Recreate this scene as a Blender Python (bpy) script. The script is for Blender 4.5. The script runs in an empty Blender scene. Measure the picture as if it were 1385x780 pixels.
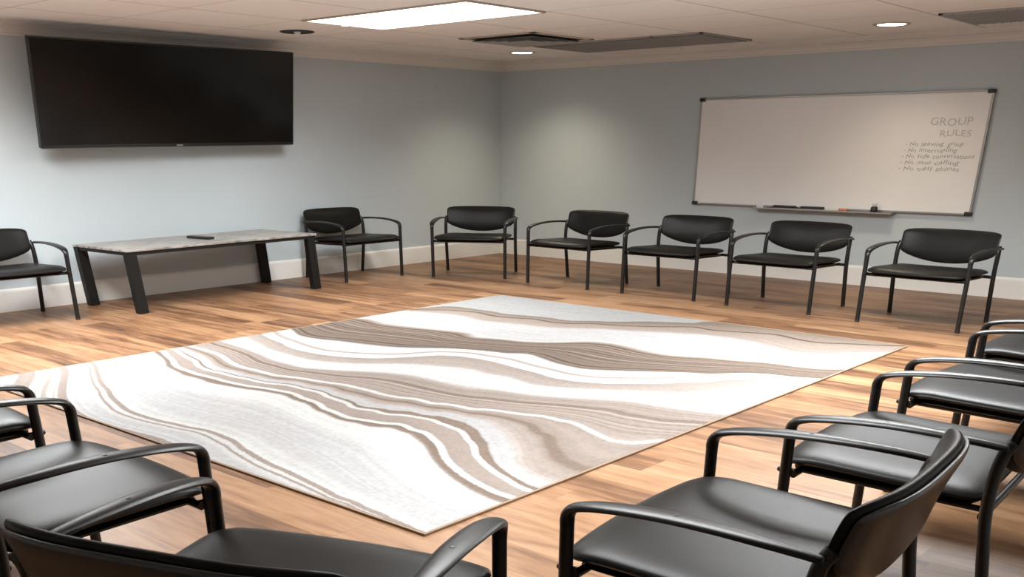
import bpy, bmesh, math, random
import numpy as np
from mathutils import Matrix, Vector, Euler

random.seed(4)
SC = bpy.context.scene
COL = SC.collection
PI = math.pi

# ---------------------------------------------------------------- camera, world, exposure
ROOM_X, ROOM_Y, CEIL = -12.3, -10.7, 2.51          # the far corner of the room is the origin
cam_data = bpy.data.cameras.new('camera')
cam = bpy.data.objects.new('camera', cam_data)
COL.objects.link(cam)
RIGHT = Vector((0.66069575, -0.75065276, -0.00124571))
DOWN = Vector((-0.32644967, -0.28583333, -0.90096055))
FWD = Vector((0.67595246, 0.59566748, -0.43389921))
m = Matrix.Identity(4)
for r_ in range(3):
    m[r_][0], m[r_][1], m[r_][2] = RIGHT[r_], -DOWN[r_], -FWD[r_]
m[0][3], m[1][3], m[2][3] = -11.49217494, -10.07716297, 1.5
cam.matrix_world = m
cam_data.sensor_fit = 'HORIZONTAL'
cam_data.sensor_width = 36.0
cam_data.lens = 1292.893 / 1385 * 36.0
cam_data.shift_x = (692.5 - 674.288) / 1385         # a shift lens: verticals converge gently
cam_data.shift_y = (815.4 - 390.0) / 1385
cam_data.clip_start = 0.05
SC.camera = cam

SC.view_settings.view_transform = 'Standard'
SC.view_settings.look = 'None'
SC.view_settings.gamma = 1.0
SC.view_settings.use_curve_mapping = False
SC.view_settings.exposure = 0.36

W = bpy.data.worlds.new('world')
SC.world = W
W.use_nodes = True
W.node_tree.nodes['Background'].inputs[0].default_value = (0.9, 0.92, 1.0, 1)
W.node_tree.nodes['Background'].inputs[1].default_value = 0.05

TROFFER_W, TROFFER_SPREAD = 110.0, 152.0
TROFFER_COL = (0.93, 0.975, 1.0)
SPOT_W, SPOT_COL = 125.0, (1.0, 0.88, 0.66)
TROFFERS = [(-4.54, -3.03, 0.88), (-8.25, -2.35, 1.45), (-4.54, -7.6, 1.75), (-8.10, -7.6, 0.75)]      # x, y, share of the power


# ---------------------------------------------------------------- materials
def mat(name, col, rough=0.5, metal=0.0, bump=0.0, bscale=200.0, var=0.0, vscale=6.0, spec=0.5, emit=0.0):
    M = bpy.data.materials.new(name)
    M.use_nodes = True
    nt = M.node_tree
    b = nt.nodes['Principled BSDF']
    b.inputs['Base Color'].default_value = (*col, 1)
    b.inputs['Roughness'].default_value = rough
    b.inputs['Metallic'].default_value = metal
    b.inputs['Specular IOR Level'].default_value = spec
    if emit:
        b.inputs['Emission Color'].default_value = (*col, 1)
        b.inputs['Emission Strength'].default_value = emit
    tc = nt.nodes.new('ShaderNodeTexCoord')
    if var:
        n = nt.nodes.new('ShaderNodeTexNoise')
        n.inputs['Scale'].default_value = vscale
        n.inputs['Detail'].default_value = 4
        nt.links.new(tc.outputs['Object'], n.inputs['Vector'])
        mx = nt.nodes.new('ShaderNodeMix')
        mx.data_type = 'RGBA'
        mx.inputs[6].default_value = (*[c * (1 - var) for c in col], 1)
        mx.inputs[7].default_value = (*[min(1, c * (1 + var)) for c in col], 1)
        nt.links.new(n.outputs['Fac'], mx.inputs[0])
        nt.links.new(mx.outputs[2], b.inputs['Base Color'])
    if bump:
        n2 = nt.nodes.new('ShaderNodeTexNoise')
        n2.inputs['Scale'].default_value = bscale
        nt.links.new(tc.outputs['Object'], n2.inputs['Vector'])
        bp = nt.nodes.new('ShaderNodeBump')
        bp.inputs['Strength'].default_value = bump
        bp.inputs['Distance'].default_value = 0.002
        nt.links.new(n2.outputs['Fac'], bp.inputs['Height'])
        nt.links.new(bp.outputs['Normal'], b.inputs['Normal'])
    return M


class NT:
    """small node-tree writer"""
    def __init__(s, name):
        s.m = bpy.data.materials.new(name)
        s.m.use_nodes = True
        s.t = s.m.node_tree
        s.b = s.t.nodes['Principled BSDF']

    def n(s, kind, **kw):
        nd = s.t.nodes.new(kind)
        for k, v in kw.items():
            setattr(nd, k, v)
        return nd

    def l(s, a, b):
        s.t.links.new(a, b)

    def math(s, op, a, b=None, c=None):
        nd = s.n('ShaderNodeMath', operation=op)
        for i, v in enumerate((a, b, c)):
            if v is None:
                continue
            if isinstance(v, (int, float)):
                nd.inputs[i].default_value = v
            else:
                s.l(v, nd.inputs[i])
        return nd.outputs[0]

    def mix(s, f, a, b, blend='MIX'):
        nd = s.n('ShaderNodeMix', data_type='RGBA', blend_type=blend)
        for i, v in ((0, f), (6, a), (7, b)):
            if isinstance(v, (int, float)):
                nd.inputs[i].default_value = v
            elif isinstance(v, tuple):
                nd.inputs[i].default_value = (*v, 1)
            else:
                s.l(v, nd.inputs[i])
        return nd.outputs[2]

    def ramp(s, fac, stops, interp='LINEAR'):
        nd = s.n('ShaderNodeValToRGB')
        cr = nd.color_ramp
        cr.interpolation = interp
        while len(cr.elements) < len(stops):
            cr.elements.new(0.5)
        for e, (p, c) in zip(cr.elements, stops):
            e.position = p
        for e, (p, c) in zip(cr.elements, stops):
            e.color = (*c, 1)
        s.l(fac, nd.inputs[0])
        return nd.outputs[0]


def floor_material():
    N = NT('oak_planks')
    tc = N.n('ShaderNodeTexCoord')
    sp = N.n('ShaderNodeSeparateXYZ')
    N.l(tc.outputs['Object'], sp.inputs[0])
    X, Y = sp.outputs[0], sp.outputs[1]
    pw, pl = 0.235, 1.95
    xr = N.math('DIVIDE', X, pw)
    row = N.math('FLOOR', xr)
    wn = N.n('ShaderNodeTexWhiteNoise', noise_dimensions='1D')
    N.l(row, wn.inputs['W'])
    yo = N.math('ADD', N.math('DIVIDE', Y, pl), N.math('MULTIPLY', wn.outputs['Value'], 7.0))
    colm = N.math('FLOOR', yo)
    cv = N.n('ShaderNodeCombineXYZ')
    N.l(row, cv.inputs[0]); N.l(colm, cv.inputs[1])
    w2 = N.n('ShaderNodeTexWhiteNoise', noise_dimensions='2D')
    N.l(cv.outputs[0], w2.inputs['Vector'])
    pid = w2.outputs['Value']
    # grain
    gv = N.n('ShaderNodeCombineXYZ')
    N.l(N.math('MULTIPLY', X, 9.0), gv.inputs[0])
    N.l(N.math('MULTIPLY', Y, 1.0), gv.inputs[1])
    N.l(N.math('MULTIPLY', pid, 40.0), gv.inputs[2])
    g1 = N.n('ShaderNodeTexNoise')
    g1.inputs['Scale'].default_value = 1.6; g1.inputs['Detail'].default_value = 5; g1.inputs['Distortion'].default_value = 0.6
    N.l(gv.outputs[0], g1.inputs['Vector'])
    g2 = N.n('ShaderNodeTexNoise')
    g2.inputs['Scale'].default_value = 7.0; g2.inputs['Detail'].default_value = 4
    N.l(gv.outputs[0], g2.inputs['Vector'])
    tone = N.math('ADD', N.math('MULTIPLY', g1.outputs['Fac'], 0.75), N.math('ADD', N.math('MULTIPLY', g2.outputs['Fac'], 0.3), N.math('MULTIPLY', pid, 0.32)))
    tone = N.math('SUBTRACT', tone, 0.18)
    c = N.ramp(tone, [(0.18, (0.052, 0.023, 0.0105)), (0.37, (0.138, 0.065, 0.030)), (0.52, (0.245, 0.126, 0.061)), (0.72, (0.335, 0.190, 0.100)), (0.9, (0.41, 0.258, 0.150))])
    fx = N.math('FRACT', xr)
    ex = N.math('MINIMUM', fx, N.math('SUBTRACT', 1.0, fx))
    fy = N.math('FRACT', yo)
    ey = N.math('MULTIPLY', N.math('MINIMUM', fy, N.math('SUBTRACT', 1.0, fy)), pl / pw)
    e = N.math('MINIMUM', ex, ey)
    seam = N.math('LESS_THAN', e, 0.008)
    c = N.mix(N.math('MULTIPLY', seam, 0.45), c, (0.10, 0.05, 0.025))
    N.l(c, N.b.inputs['Base Color'])
    rr = N.math('ADD', N.math('MULTIPLY', g2.outputs['Fac'], 0.18), 0.36)
    N.l(rr, N.b.inputs['Roughness'])
    N.b.inputs['Specular IOR Level'].default_value = 0.35
    bp = N.n('ShaderNodeBump')
    bp.inputs['Strength'].default_value = 0.15; bp.inputs['Distance'].default_value = 0.002
    N.l(g2.outputs['Fac'], bp.inputs['Height'])
    N.l(bp.outputs[0], N.b.inputs['Normal'])
    return N.m


def ceiling_material():
    N = NT('ceiling_tile')
    tc = N.n('ShaderNodeTexCoord')
    sp = N.n('ShaderNodeSeparateXYZ')
    N.l(tc.outputs['Object'], sp.inputs[0])
    def near(ax, lines, w):
        out = None
        for v in lines:
            d = N.math('LESS_THAN', N.math('ABSOLUTE', N.math('SUBTRACT', ax, v)), w)
            out = d if out is None else N.math('MAXIMUM', out, d)
        return out
    sx = near(sp.outputs[0], [-11.3, -10.25, -9.2, -8.2, -7.22, -6.24, -5.05, -4.03, -2.9, -1.8], 0.010)
    sy = near(sp.outputs[1], [-0.95, -1.97, -3.03, -4.07, -5.28, -6.46, -7.55, -8.6, -9.65], 0.012)
    e = N.math('MAXIMUM', N.math('MULTIPLY', sx, 0.7), sy)
    n = N.n('ShaderNodeTexNoise')
    n.inputs['Scale'].default_value = 60; n.inputs['Detail'].default_value = 3
    N.l(tc.outputs['Object'], n.inputs['Vector'])
    base = N.mix(n.outputs['Fac'], (0.87, 0.84, 0.81), (0.93, 0.90, 0.87))
    c = N.mix(N.math('MULTIPLY', e, 0.5), base, (0.28, 0.22, 0.17))
    N.l(c, N.b.inputs['Base Color'])
    N.b.inputs['Roughness'].default_value = 0.9
    return N.m


def table_top_material():
    N = NT('weathered_table_top')
    tc = N.n('ShaderNodeTexCoord')
    mp = N.n('ShaderNodeMapping')
    mp.inputs['Scale'].default_value = (1.1, 4.2, 1)
    N.l(tc.outputs['Object'], mp.inputs[0])
    n = N.n('ShaderNodeTexNoise')
    n.inputs['Scale'].default_value = 4.0; n.inputs['Detail'].default_value = 7; n.inputs['Distortion'].default_value = 1.2
    N.l(mp.outputs[0], n.inputs['Vector'])
    c = N.ramp(n.outputs['Fac'], [(0.32, (0.13, 0.108, 0.092)), (0.44, (0.24, 0.212, 0.19)), (0.56, (0.335, 0.308, 0.28)), (0.74, (0.40, 0.38, 0.355))])
    N.l(c, N.b.inputs['Base Color'])
    N.b.inputs['Roughness'].default_value = 0.35
    return N.m


def rug_material(stops, lines):
    """stops: list of (s, colour) along the stripe field stored on the rug's points"""
    N = NT('striped_rug_pile')
    at = N.n('ShaderNodeAttribute', attribute_name='stripe', attribute_type='GEOMETRY')
    S = at.outputs['Fac']
    tc = N.n('ShaderNodeTexCoord')
    wob = N.n('ShaderNodeTexNoise')
    wob.inputs['Scale'].default_value = 55; wob.inputs['Detail'].default_value = 2
    N.l(tc.outputs['Object'], wob.inputs['Vector'])
    sl = N.n('ShaderNodeAttribute', attribute_name='slope', attribute_type='GEOMETRY').outputs['Fac']
    S2 = N.math('ADD', S, N.math('MULTIPLY', N.math('MULTIPLY', N.math('SUBTRACT', wob.outputs['Fac'], 0.5), 0.016), sl))
    chunks = []
    i = 0
    while i < len(stops) - 1:
        ch = stops[i:i + 30]
        chunks.append(ch)
        i += 29
    c = None
    for ch in chunks:
        lo, hi = ch[0][0], ch[-1][0]
        mr = N.n('ShaderNodeMapRange')
        mr.inputs[1].default_value = lo; mr.inputs[2].default_value = hi
        N.l(S2, mr.inputs[0])
        r = N.ramp(mr.outputs[0], [((p - lo) / (hi - lo), q) for p, q in ch])
        c = r if c is None else N.mix(N.math('GREATER_THAN', S2, lo), c, r)
    # narrow lines of constant width: distance from the curve = field difference / field slope
    soft = 0.012
    for s0, half, lc in lines:
        d = N.math('DIVIDE', N.math('ABSOLUTE', N.math('SUBTRACT', S2, s0)), sl)
        mr = N.n('ShaderNodeMapRange')
        mr.inputs[1].default_value = half - soft / 2; mr.inputs[2].default_value = half + soft / 2
        mr.inputs[3].default_value = 1.0; mr.inputs[4].default_value = 0.0
        N.l(d, mr.inputs[0])
        c = N.mix(mr.outputs[0], c, lc)
    # thin darker and lighter strands that follow the stripes
    cv = N.n('ShaderNodeCombineXYZ')
    N.l(N.math('MULTIPLY', S, 1.0), cv.inputs[0])
    st = N.n('ShaderNodeTexNoise', noise_dimensions='1D')
    st.inputs['Scale'].default_value = 26; st.inputs['Detail'].default_value = 3
    N.l(S, st.inputs['W'])
    brown = N.math('MULTIPLY', N.math('GREATER_THAN', S, 1.32), N.math('LESS_THAN', S, 1.93))
    tan = N.math('MULTIPLY', N.math('GREATER_THAN', S, 2.84), N.math('LESS_THAN', S, 3.36))
    amt = N.math('ADD', N.math('ADD', N.math('MULTIPLY', brown, 0.75), N.math('MULTIPLY', tan, 0.35)), 0.10)
    sv = N.math('MULTIPLY', N.math('SUBTRACT', st.outputs['Fac'], 0.5), N.math('MULTIPLY', amt, 3.2))
    fib = N.n('ShaderNodeTexNoise')
    fib.inputs['Scale'].default_value = 38; fib.inputs['Detail'].default_value = 5
    N.l(tc.outputs['Object'], fib.inputs['Vector'])
    big = N.n('ShaderNodeTexNoise')
    big.inputs['Scale'].default_value = 3.0; big.inputs['Detail'].default_value = 5
    mp = N.n('ShaderNodeMapping'); mp.inputs['Scale'].default_value = (2.2, 0.8, 1)
    N.l(tc.outputs['Object'], mp.inputs[0]); N.l(mp.outputs[0], big.inputs['Vector'])
    v = N.math('ADD', 1.0, N.math('ADD', sv, N.math('ADD', N.math('MULTIPLY', N.math('SUBTRACT', fib.outputs['Fac'], 0.5), 0.45), N.math('MULTIPLY', N.math('SUBTRACT', big.outputs['Fac'], 0.5), 0.18))))
    hs = N.n('ShaderNodeHueSaturation')
    N.l(c, hs.inputs['Color']); N.l(v, hs.inputs['Value'])
    N.l(hs.outputs[0], N.b.inputs['Base Color'])
    N.b.inputs['Roughness'].default_value = 0.95
    N.b.inputs['Specular IOR Level'].default_value = 0.1
    bp = N.n('ShaderNodeBump')
    bp.inputs['Strength'].default_value = 0.25; bp.inputs['Distance'].default_value = 0.004
    N.l(fib.outputs['Fac'], bp.inputs['Height'])
    N.l(bp.outputs[0], N.b.inputs['Normal'])
    return N.m


M_WALL = mat('sage_grey_wall_paint', (0.505, 0.565, 0.590), 0.5, bump=0.12, bscale=300, var=0.03, vscale=1.2)
M_TRIM = mat('white_trim_paint', (0.78, 0.76, 0.72), 0.45)
M_CROWN = mat('crown_paint', (0.74, 0.71, 0.68), 0.5)
M_FLOOR = floor_material()
M_CEIL = ceiling_material()
M_METAL = mat('black_powder_coat', (0.008, 0.0075, 0.007), 0.34, spec=0.4, bump=0.05, bscale=500)
M_VINYL = mat('black_vinyl', (0.0105, 0.0096, 0.0088), 0.38, bump=0.08, bscale=160, var=0.12, vscale=5, spec=0.125)
M_SHELL = mat('dark_plastic_shell', (0.030, 0.022, 0.016), 0.30, bump=0.06, bscale=300)
M_ARM = mat('black_armrest_plastic', (0.009, 0.0088, 0.0085), 0.36, spec=0.3, bump=0.04, bscale=400)
M_RUBBER = mat('black_rubber', (0.012, 0.012, 0.012), 0.7)
M_TABLE = table_top_material()
M_TFRAME = mat('black_table_steel', (0.007, 0.0065, 0.006), 0.5, spec=0.3, bump=0.05, bscale=300)
M_SCREEN = mat('black_screen_glass', (0.007, 0.0068, 0.0064), 0.14, var=0.1, vscale=2, spec=0.25)
M_TVBODY = mat('black_tv_plastic', (0.010, 0.010, 0.010), 0.35)
M_SILVER = mat('brushed_aluminium', (0.40, 0.39, 0.37), 0.35, metal=0.8, bump=0.05, bscale=400)
M_BOARD = mat('whiteboard_enamel', (0.86, 0.85, 0.845), 0.22, var=0.03, vscale=1.5)
M_INK = mat('grey_marker_ink', (0.36, 0.35, 0.35), 0.5)
M_INKF = mat('faded_marker_ink', (0.52, 0.505, 0.50), 0.5)
M_BLACKP = mat('black_plastic', (0.012, 0.012, 0.012), 0.4)
M_ORANGE = mat('orange_plastic', (0.55, 0.20, 0.10), 0.4)
M_WHITEP = mat('white_plastic', (0.75, 0.73, 0.70), 0.4)
M_GREYP = mat('grey_plastic', (0.22, 0.22, 0.22), 0.5)
M_VENT = mat('grey_vent_steel', (0.34, 0.34, 0.335), 0.5)
M_VENTD = mat('dark_duct', (0.025, 0.025, 0.025), 0.8)
M_VENTW = mat('ceiling_coloured_steel', (0.50, 0.45, 0.40), 0.5)
M_GLOW = mat('troffer_diffuser', (1.0, 0.98, 0.95), 0.5, emit=6.0)
M_BULB = mat('downlight_lens', (1.0, 0.95, 0.86), 0.5, emit=6.0)
M_BIND = mat('brown_rug_binding', (0.26, 0.18, 0.12), 0.9, bump=0.2, bscale=150)


# ---------------------------------------------------------------- mesh helpers
class MB:
    """collects geometry, then links it as ONE mesh object"""
    def __init__(s):
        s.v, s.f = [], []

    def add(s, vs, fs):
        o = len(s.v)
        s.v += [tuple(p) for p in vs]
        s.f += [tuple(i + o for i in q) for q in fs]
        return s

    def box(s, lo, hi, bev=0.0, rot=None, at=(0, 0, 0)):
        bm = bmesh.new()
        bmesh.ops.create_cube(bm, size=1.0)
        for v in bm.verts:
            v.co = Vector(((lo[i] + hi[i]) / 2 + v.co[i] * (hi[i] - lo[i]) for i in range(3)))
        if bev > 0:
            bmesh.ops.bevel(bm, geom=bm.edges[:], offset=bev, segments=2, affect='EDGES', profile=0.6)
        if rot is not None:
            for v in bm.verts:
                v.co = rot @ v.co
        for v in bm.verts:
            v.co += Vector(at)
        bm.verts.index_update()
        s.add([v.co[:] for v in bm.verts], [[v.index for v in f.verts] for f in bm.faces])
        bm.free()
        return s

    def sweep(s, path, section, cap=True, up=(0, 0, 1)):
        """path: list of (point, width scale, height scale); section: closed list of (a, b)"""
        n = len(path)
        k = len(section)
        vs = []
        pts = [Vector(p[0]) for p in path]
        for i in range(n):
            t = (pts[min(i + 1, n - 1)] - pts[max(i - 1, 0)]).normalized()
            u = Vector(up)
            side = t.cross(u)
            if side.length < 0.15:
                side = t.cross(Vector((1, 0, 0)))
                if side.length < 0.15:
                    side = Vector((0, 1, 0))
            side.normalize()
            if i > 0 and side.dot(prev) < 0:
                side = -side
            prev = side
            nn = side.cross(t).normalized()
            for a, b in section:
                vs.append(pts[i] + side * (a * path[i][1]) + nn * (b * path[i][2]))
        fs = []
        for i in range(n - 1):
            for j in range(k):
                fs.append((i * k + j, i * k + (j + 1) % k, (i + 1) * k + (j + 1) % k, (i + 1) * k + j))
        if cap:
            fs.append(tuple(range(k))[::-1])
            fs.append(tuple((n - 1) * k + j for j in range(k)))
        return s.add(vs, fs)

    def arm(s, P, wd, sec):
        """sweep in a plane of nearly constant y: width along y, thickness across the path"""
        P = [Vector(p) for p in P]
        n, k = len(P), len(sec)
        vs, fs = [], []
        for i in range(n):
            t = (P[min(i + 1, n - 1)] - P[max(i - 1, 0)]).normalized()
            side = Vector((0, 1, 0))
            nn = side.cross(t).normalized()
            for a, b in sec:
                vs.append(P[i] + side * a * wd[i][0] + nn * b * wd[i][1])
        for i in range(n - 1):
            for j in range(k):
                fs.append((i * k + j, i * k + (j + 1) % k, (i + 1) * k + (j + 1) % k, (i + 1) * k + j))
        fs += [tuple(range(k))[::-1], tuple((n - 1) * k + j for j in range(k))]
        return s.add(vs, fs)

    def tube(s, pts, r, seg=14):
        """round tube with parallel-transported frame; r is a number or one per point"""
        P = [Vector(p) for p in pts]
        n = len(P)
        R = r if isinstance(r, (list, tuple)) else [r] * n
        t0 = (P[1] - P[0]).normalized()
        a = Vector((0, 1, 0)) if abs(t0.y) < 0.9 else Vector((1, 0, 0))
        a = (a - t0 * a.dot(t0)).normalized()
        vs = []
        for i in range(n):
            t = (P[min(i + 1, n - 1)] - P[max(i - 1, 0)]).normalized()
            a = (a - t * a.dot(t)).normalized()
            b = t.cross(a)
            for j in range(seg):
                th = 2 * PI * j / seg
                vs.append(P[i] + (a * math.cos(th) + b * math.sin(th)) * R[i])
        fs = []
        for i in range(n - 1):
            for j in range(seg):
                fs.append((i * seg + j, i * seg + (j + 1) % seg, (i + 1) * seg + (j + 1) % seg, (i + 1) * seg + j))
        fs.append(tuple(range(seg))[::-1])
        fs.append(tuple((n - 1) * seg + j for j in range(seg)))
        return s.add(vs, fs)

    def lathe(s, prof, seg=40, at=(0, 0, 0)):
        """profile (r, z) turned about z"""
        vs, fs = [], []
        for r, z in prof:
            for j in range(seg):
                th = 2 * PI * j / seg
                vs.append((at[0] + r * math.cos(th), at[1] + r * math.sin(th), at[2] + z))
        for i in range(len(prof) - 1):
            for j in range(seg):
                fs.append((i * seg + j, i * seg + (j + 1) % seg, (i + 1) * seg + (j + 1) % seg, (i + 1) * seg + j))
        if prof[0][0] > 1e-5:
            fs.append(tuple(range(seg))[::-1])
        if prof[-1][0] > 1e-5:
            fs.append(tuple((len(prof) - 1) * seg + j for j in range(seg)))
        return s.add(vs, fs)

    def build(s, name, material, parent=None, smooth=False, angle=40):
        me = bpy.data.meshes.new(name)
        me.from_pydata(s.v, [], s.f)
        bm = bmesh.new()
        bm.from_mesh(me)
        bmesh.ops.remove_doubles(bm, verts=bm.verts, dist=1e-6)
        bmesh.ops.recalc_face_normals(bm, faces=bm.faces)
        bm.to_mesh(me)
        bm.free()
        me.materials.append(material)
        if smooth:
            me.polygons.foreach_set('use_smooth', [True] * len(me.polygons))
            me.set_sharp_from_angle(angle=math.radians(angle))
        o = bpy.data.objects.new(name, me)
        COL.objects.link(o)
        if parent:
            o.parent = parent
        return o


def bez(pts, n=8):
    """smooth Catmull-Rom through points"""
    P = [Vector(p) for p in pts]
    out = []
    for i in range(len(P) - 1):
        p0, p1, p2, p3 = P[max(i - 1, 0)], P[i], P[i + 1], P[min(i + 2, len(P) - 1)]
        for k in range(n):
            t = k / n
            out.append(0.5 * ((2 * p1) + (p2 - p0) * t + (2 * p0 - 5 * p1 + 4 * p2 - p3) * t * t + (3 * p1 - p0 - 3 * p2 + p3) * t ** 3))
    out.append(P[-1])
    return out


def fillet(pts, r, n=7):
    """polyline with rounded corners"""
    P = [Vector(p) for p in pts]
    out = [P[0]]
    for i in range(1, len(P) - 1):
        a, b = (P[i - 1] - P[i]), (P[i + 1] - P[i])
        d = min(r, a.length * 0.48, b.length * 0.48)
        p, q = P[i] + a.normalized() * d, P[i] + b.normalized() * d
        for k in range(n + 1):
            t = k / n
            out.append(p * (1 - t) ** 2 + P[i] * 2 * t * (1 - t) + q * t * t)
    out.append(P[-1])
    return out


def tag(o, label, cat, group=None):
    o['label'] = label
    o['category'] = cat
    if group:
        o['group'] = group
    return o


def thing(name, loc, rz=0.0):
    o = bpy.data.objects.new(name, None)
    o.empty_display_size = 0.1
    COL.objects.link(o)
    o.location = loc
    o.rotation_euler = (0, 0, rz)
    return o


def structure(o):
    o['kind'] = 'structure'
    return o


def copy_tree(o, parent=None):
    c = o.copy()
    COL.objects.link(c)
    if parent:
        c.parent = parent
    for ch in [x for x in bpy.data.objects if x.parent == o]:
        copy_tree(ch, c)
    return c


# ---------------------------------------------------------------- room shell
b = MB().box((ROOM_X - .15, ROOM_Y - .15, -0.12), (.15, .15, 0.0))
structure(b.build('floor', M_FLOOR))
b = MB().box((ROOM_X - .15, ROOM_Y - .15, CEIL), (.15, .15, CEIL + .12))
structure(b.build('ceiling', M_CEIL))
WY = 0.015      # wall planes stand this far behind the baseboard fronts
structure(MB().box((ROOM_X - .15, WY, 0), (.15, .15, CEIL)).build('wall_left', M_WALL))
structure(MB().box((WY, ROOM_Y - .15, 0), (.15, WY, CEIL)).build('wall_right', M_WALL))
structure(MB().box((ROOM_X - .15, ROOM_Y - .15, 0), (WY, ROOM_Y, CEIL)).build('wall_near', M_WALL))
structure(MB().box((ROOM_X - .15, ROOM_Y, 0), (ROOM_X, WY, CEIL)).build('wall_rear', M_WALL))


def run(profile, axis, name, material):
    """moulding: profile of (distance from wall, z) run along a wall, mitred at the far corner"""
    vs, fs = [], []
    k = len(profile)
    for end in (0, 1):
        for d, z in profile:
            if axis == 'x':
                vs.append((-d + WY if end else ROOM_X, WY - d, z))
            else:
                vs.append((WY - d, -d + WY if end else ROOM_Y, z))
    for j in range(k):
        fs.append((j, (j + 1) % k, k + (j + 1) % k, k + j))
    fs += [tuple(range(k)), tuple(range(k, 2 * k))]
    return structure(MB().add(vs, fs).build(name, material))


BASE = [(0, 0), (.02, 0), (.02, .185), (.017, .198), (.010, .207), (.0, .212)]
run(BASE, 'x', 'baseboard_left', M_TRIM)
run(BASE, 'y', 'baseboard_right', M_TRIM)
CROWN = [(0, 2.392), (.018, 2.392), (.020, 2.408), (.030, 2.415), (.036, 2.432), (.052, 2.452), (.075, 2.468), (.092, 2.474),
         (.096, 2.488), (.115, 2.492), (.118, CEIL), (0, CEIL)]
run(CROWN, 'x', 'trim_1', M_CROWN)
run(CROWN, 'y', 'trim_2', M_CROWN)

# ---------------------------------------------------------------- rug
RUG_X0, RUG_X1, RUG_Y0, RUG_Y1 = -8.862, -3.386, -7.342, -2.952
RUG_C = (-6.124, -5.146)
RUG_T = 0.012
RUG_SMOOTH = 4e-3
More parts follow.
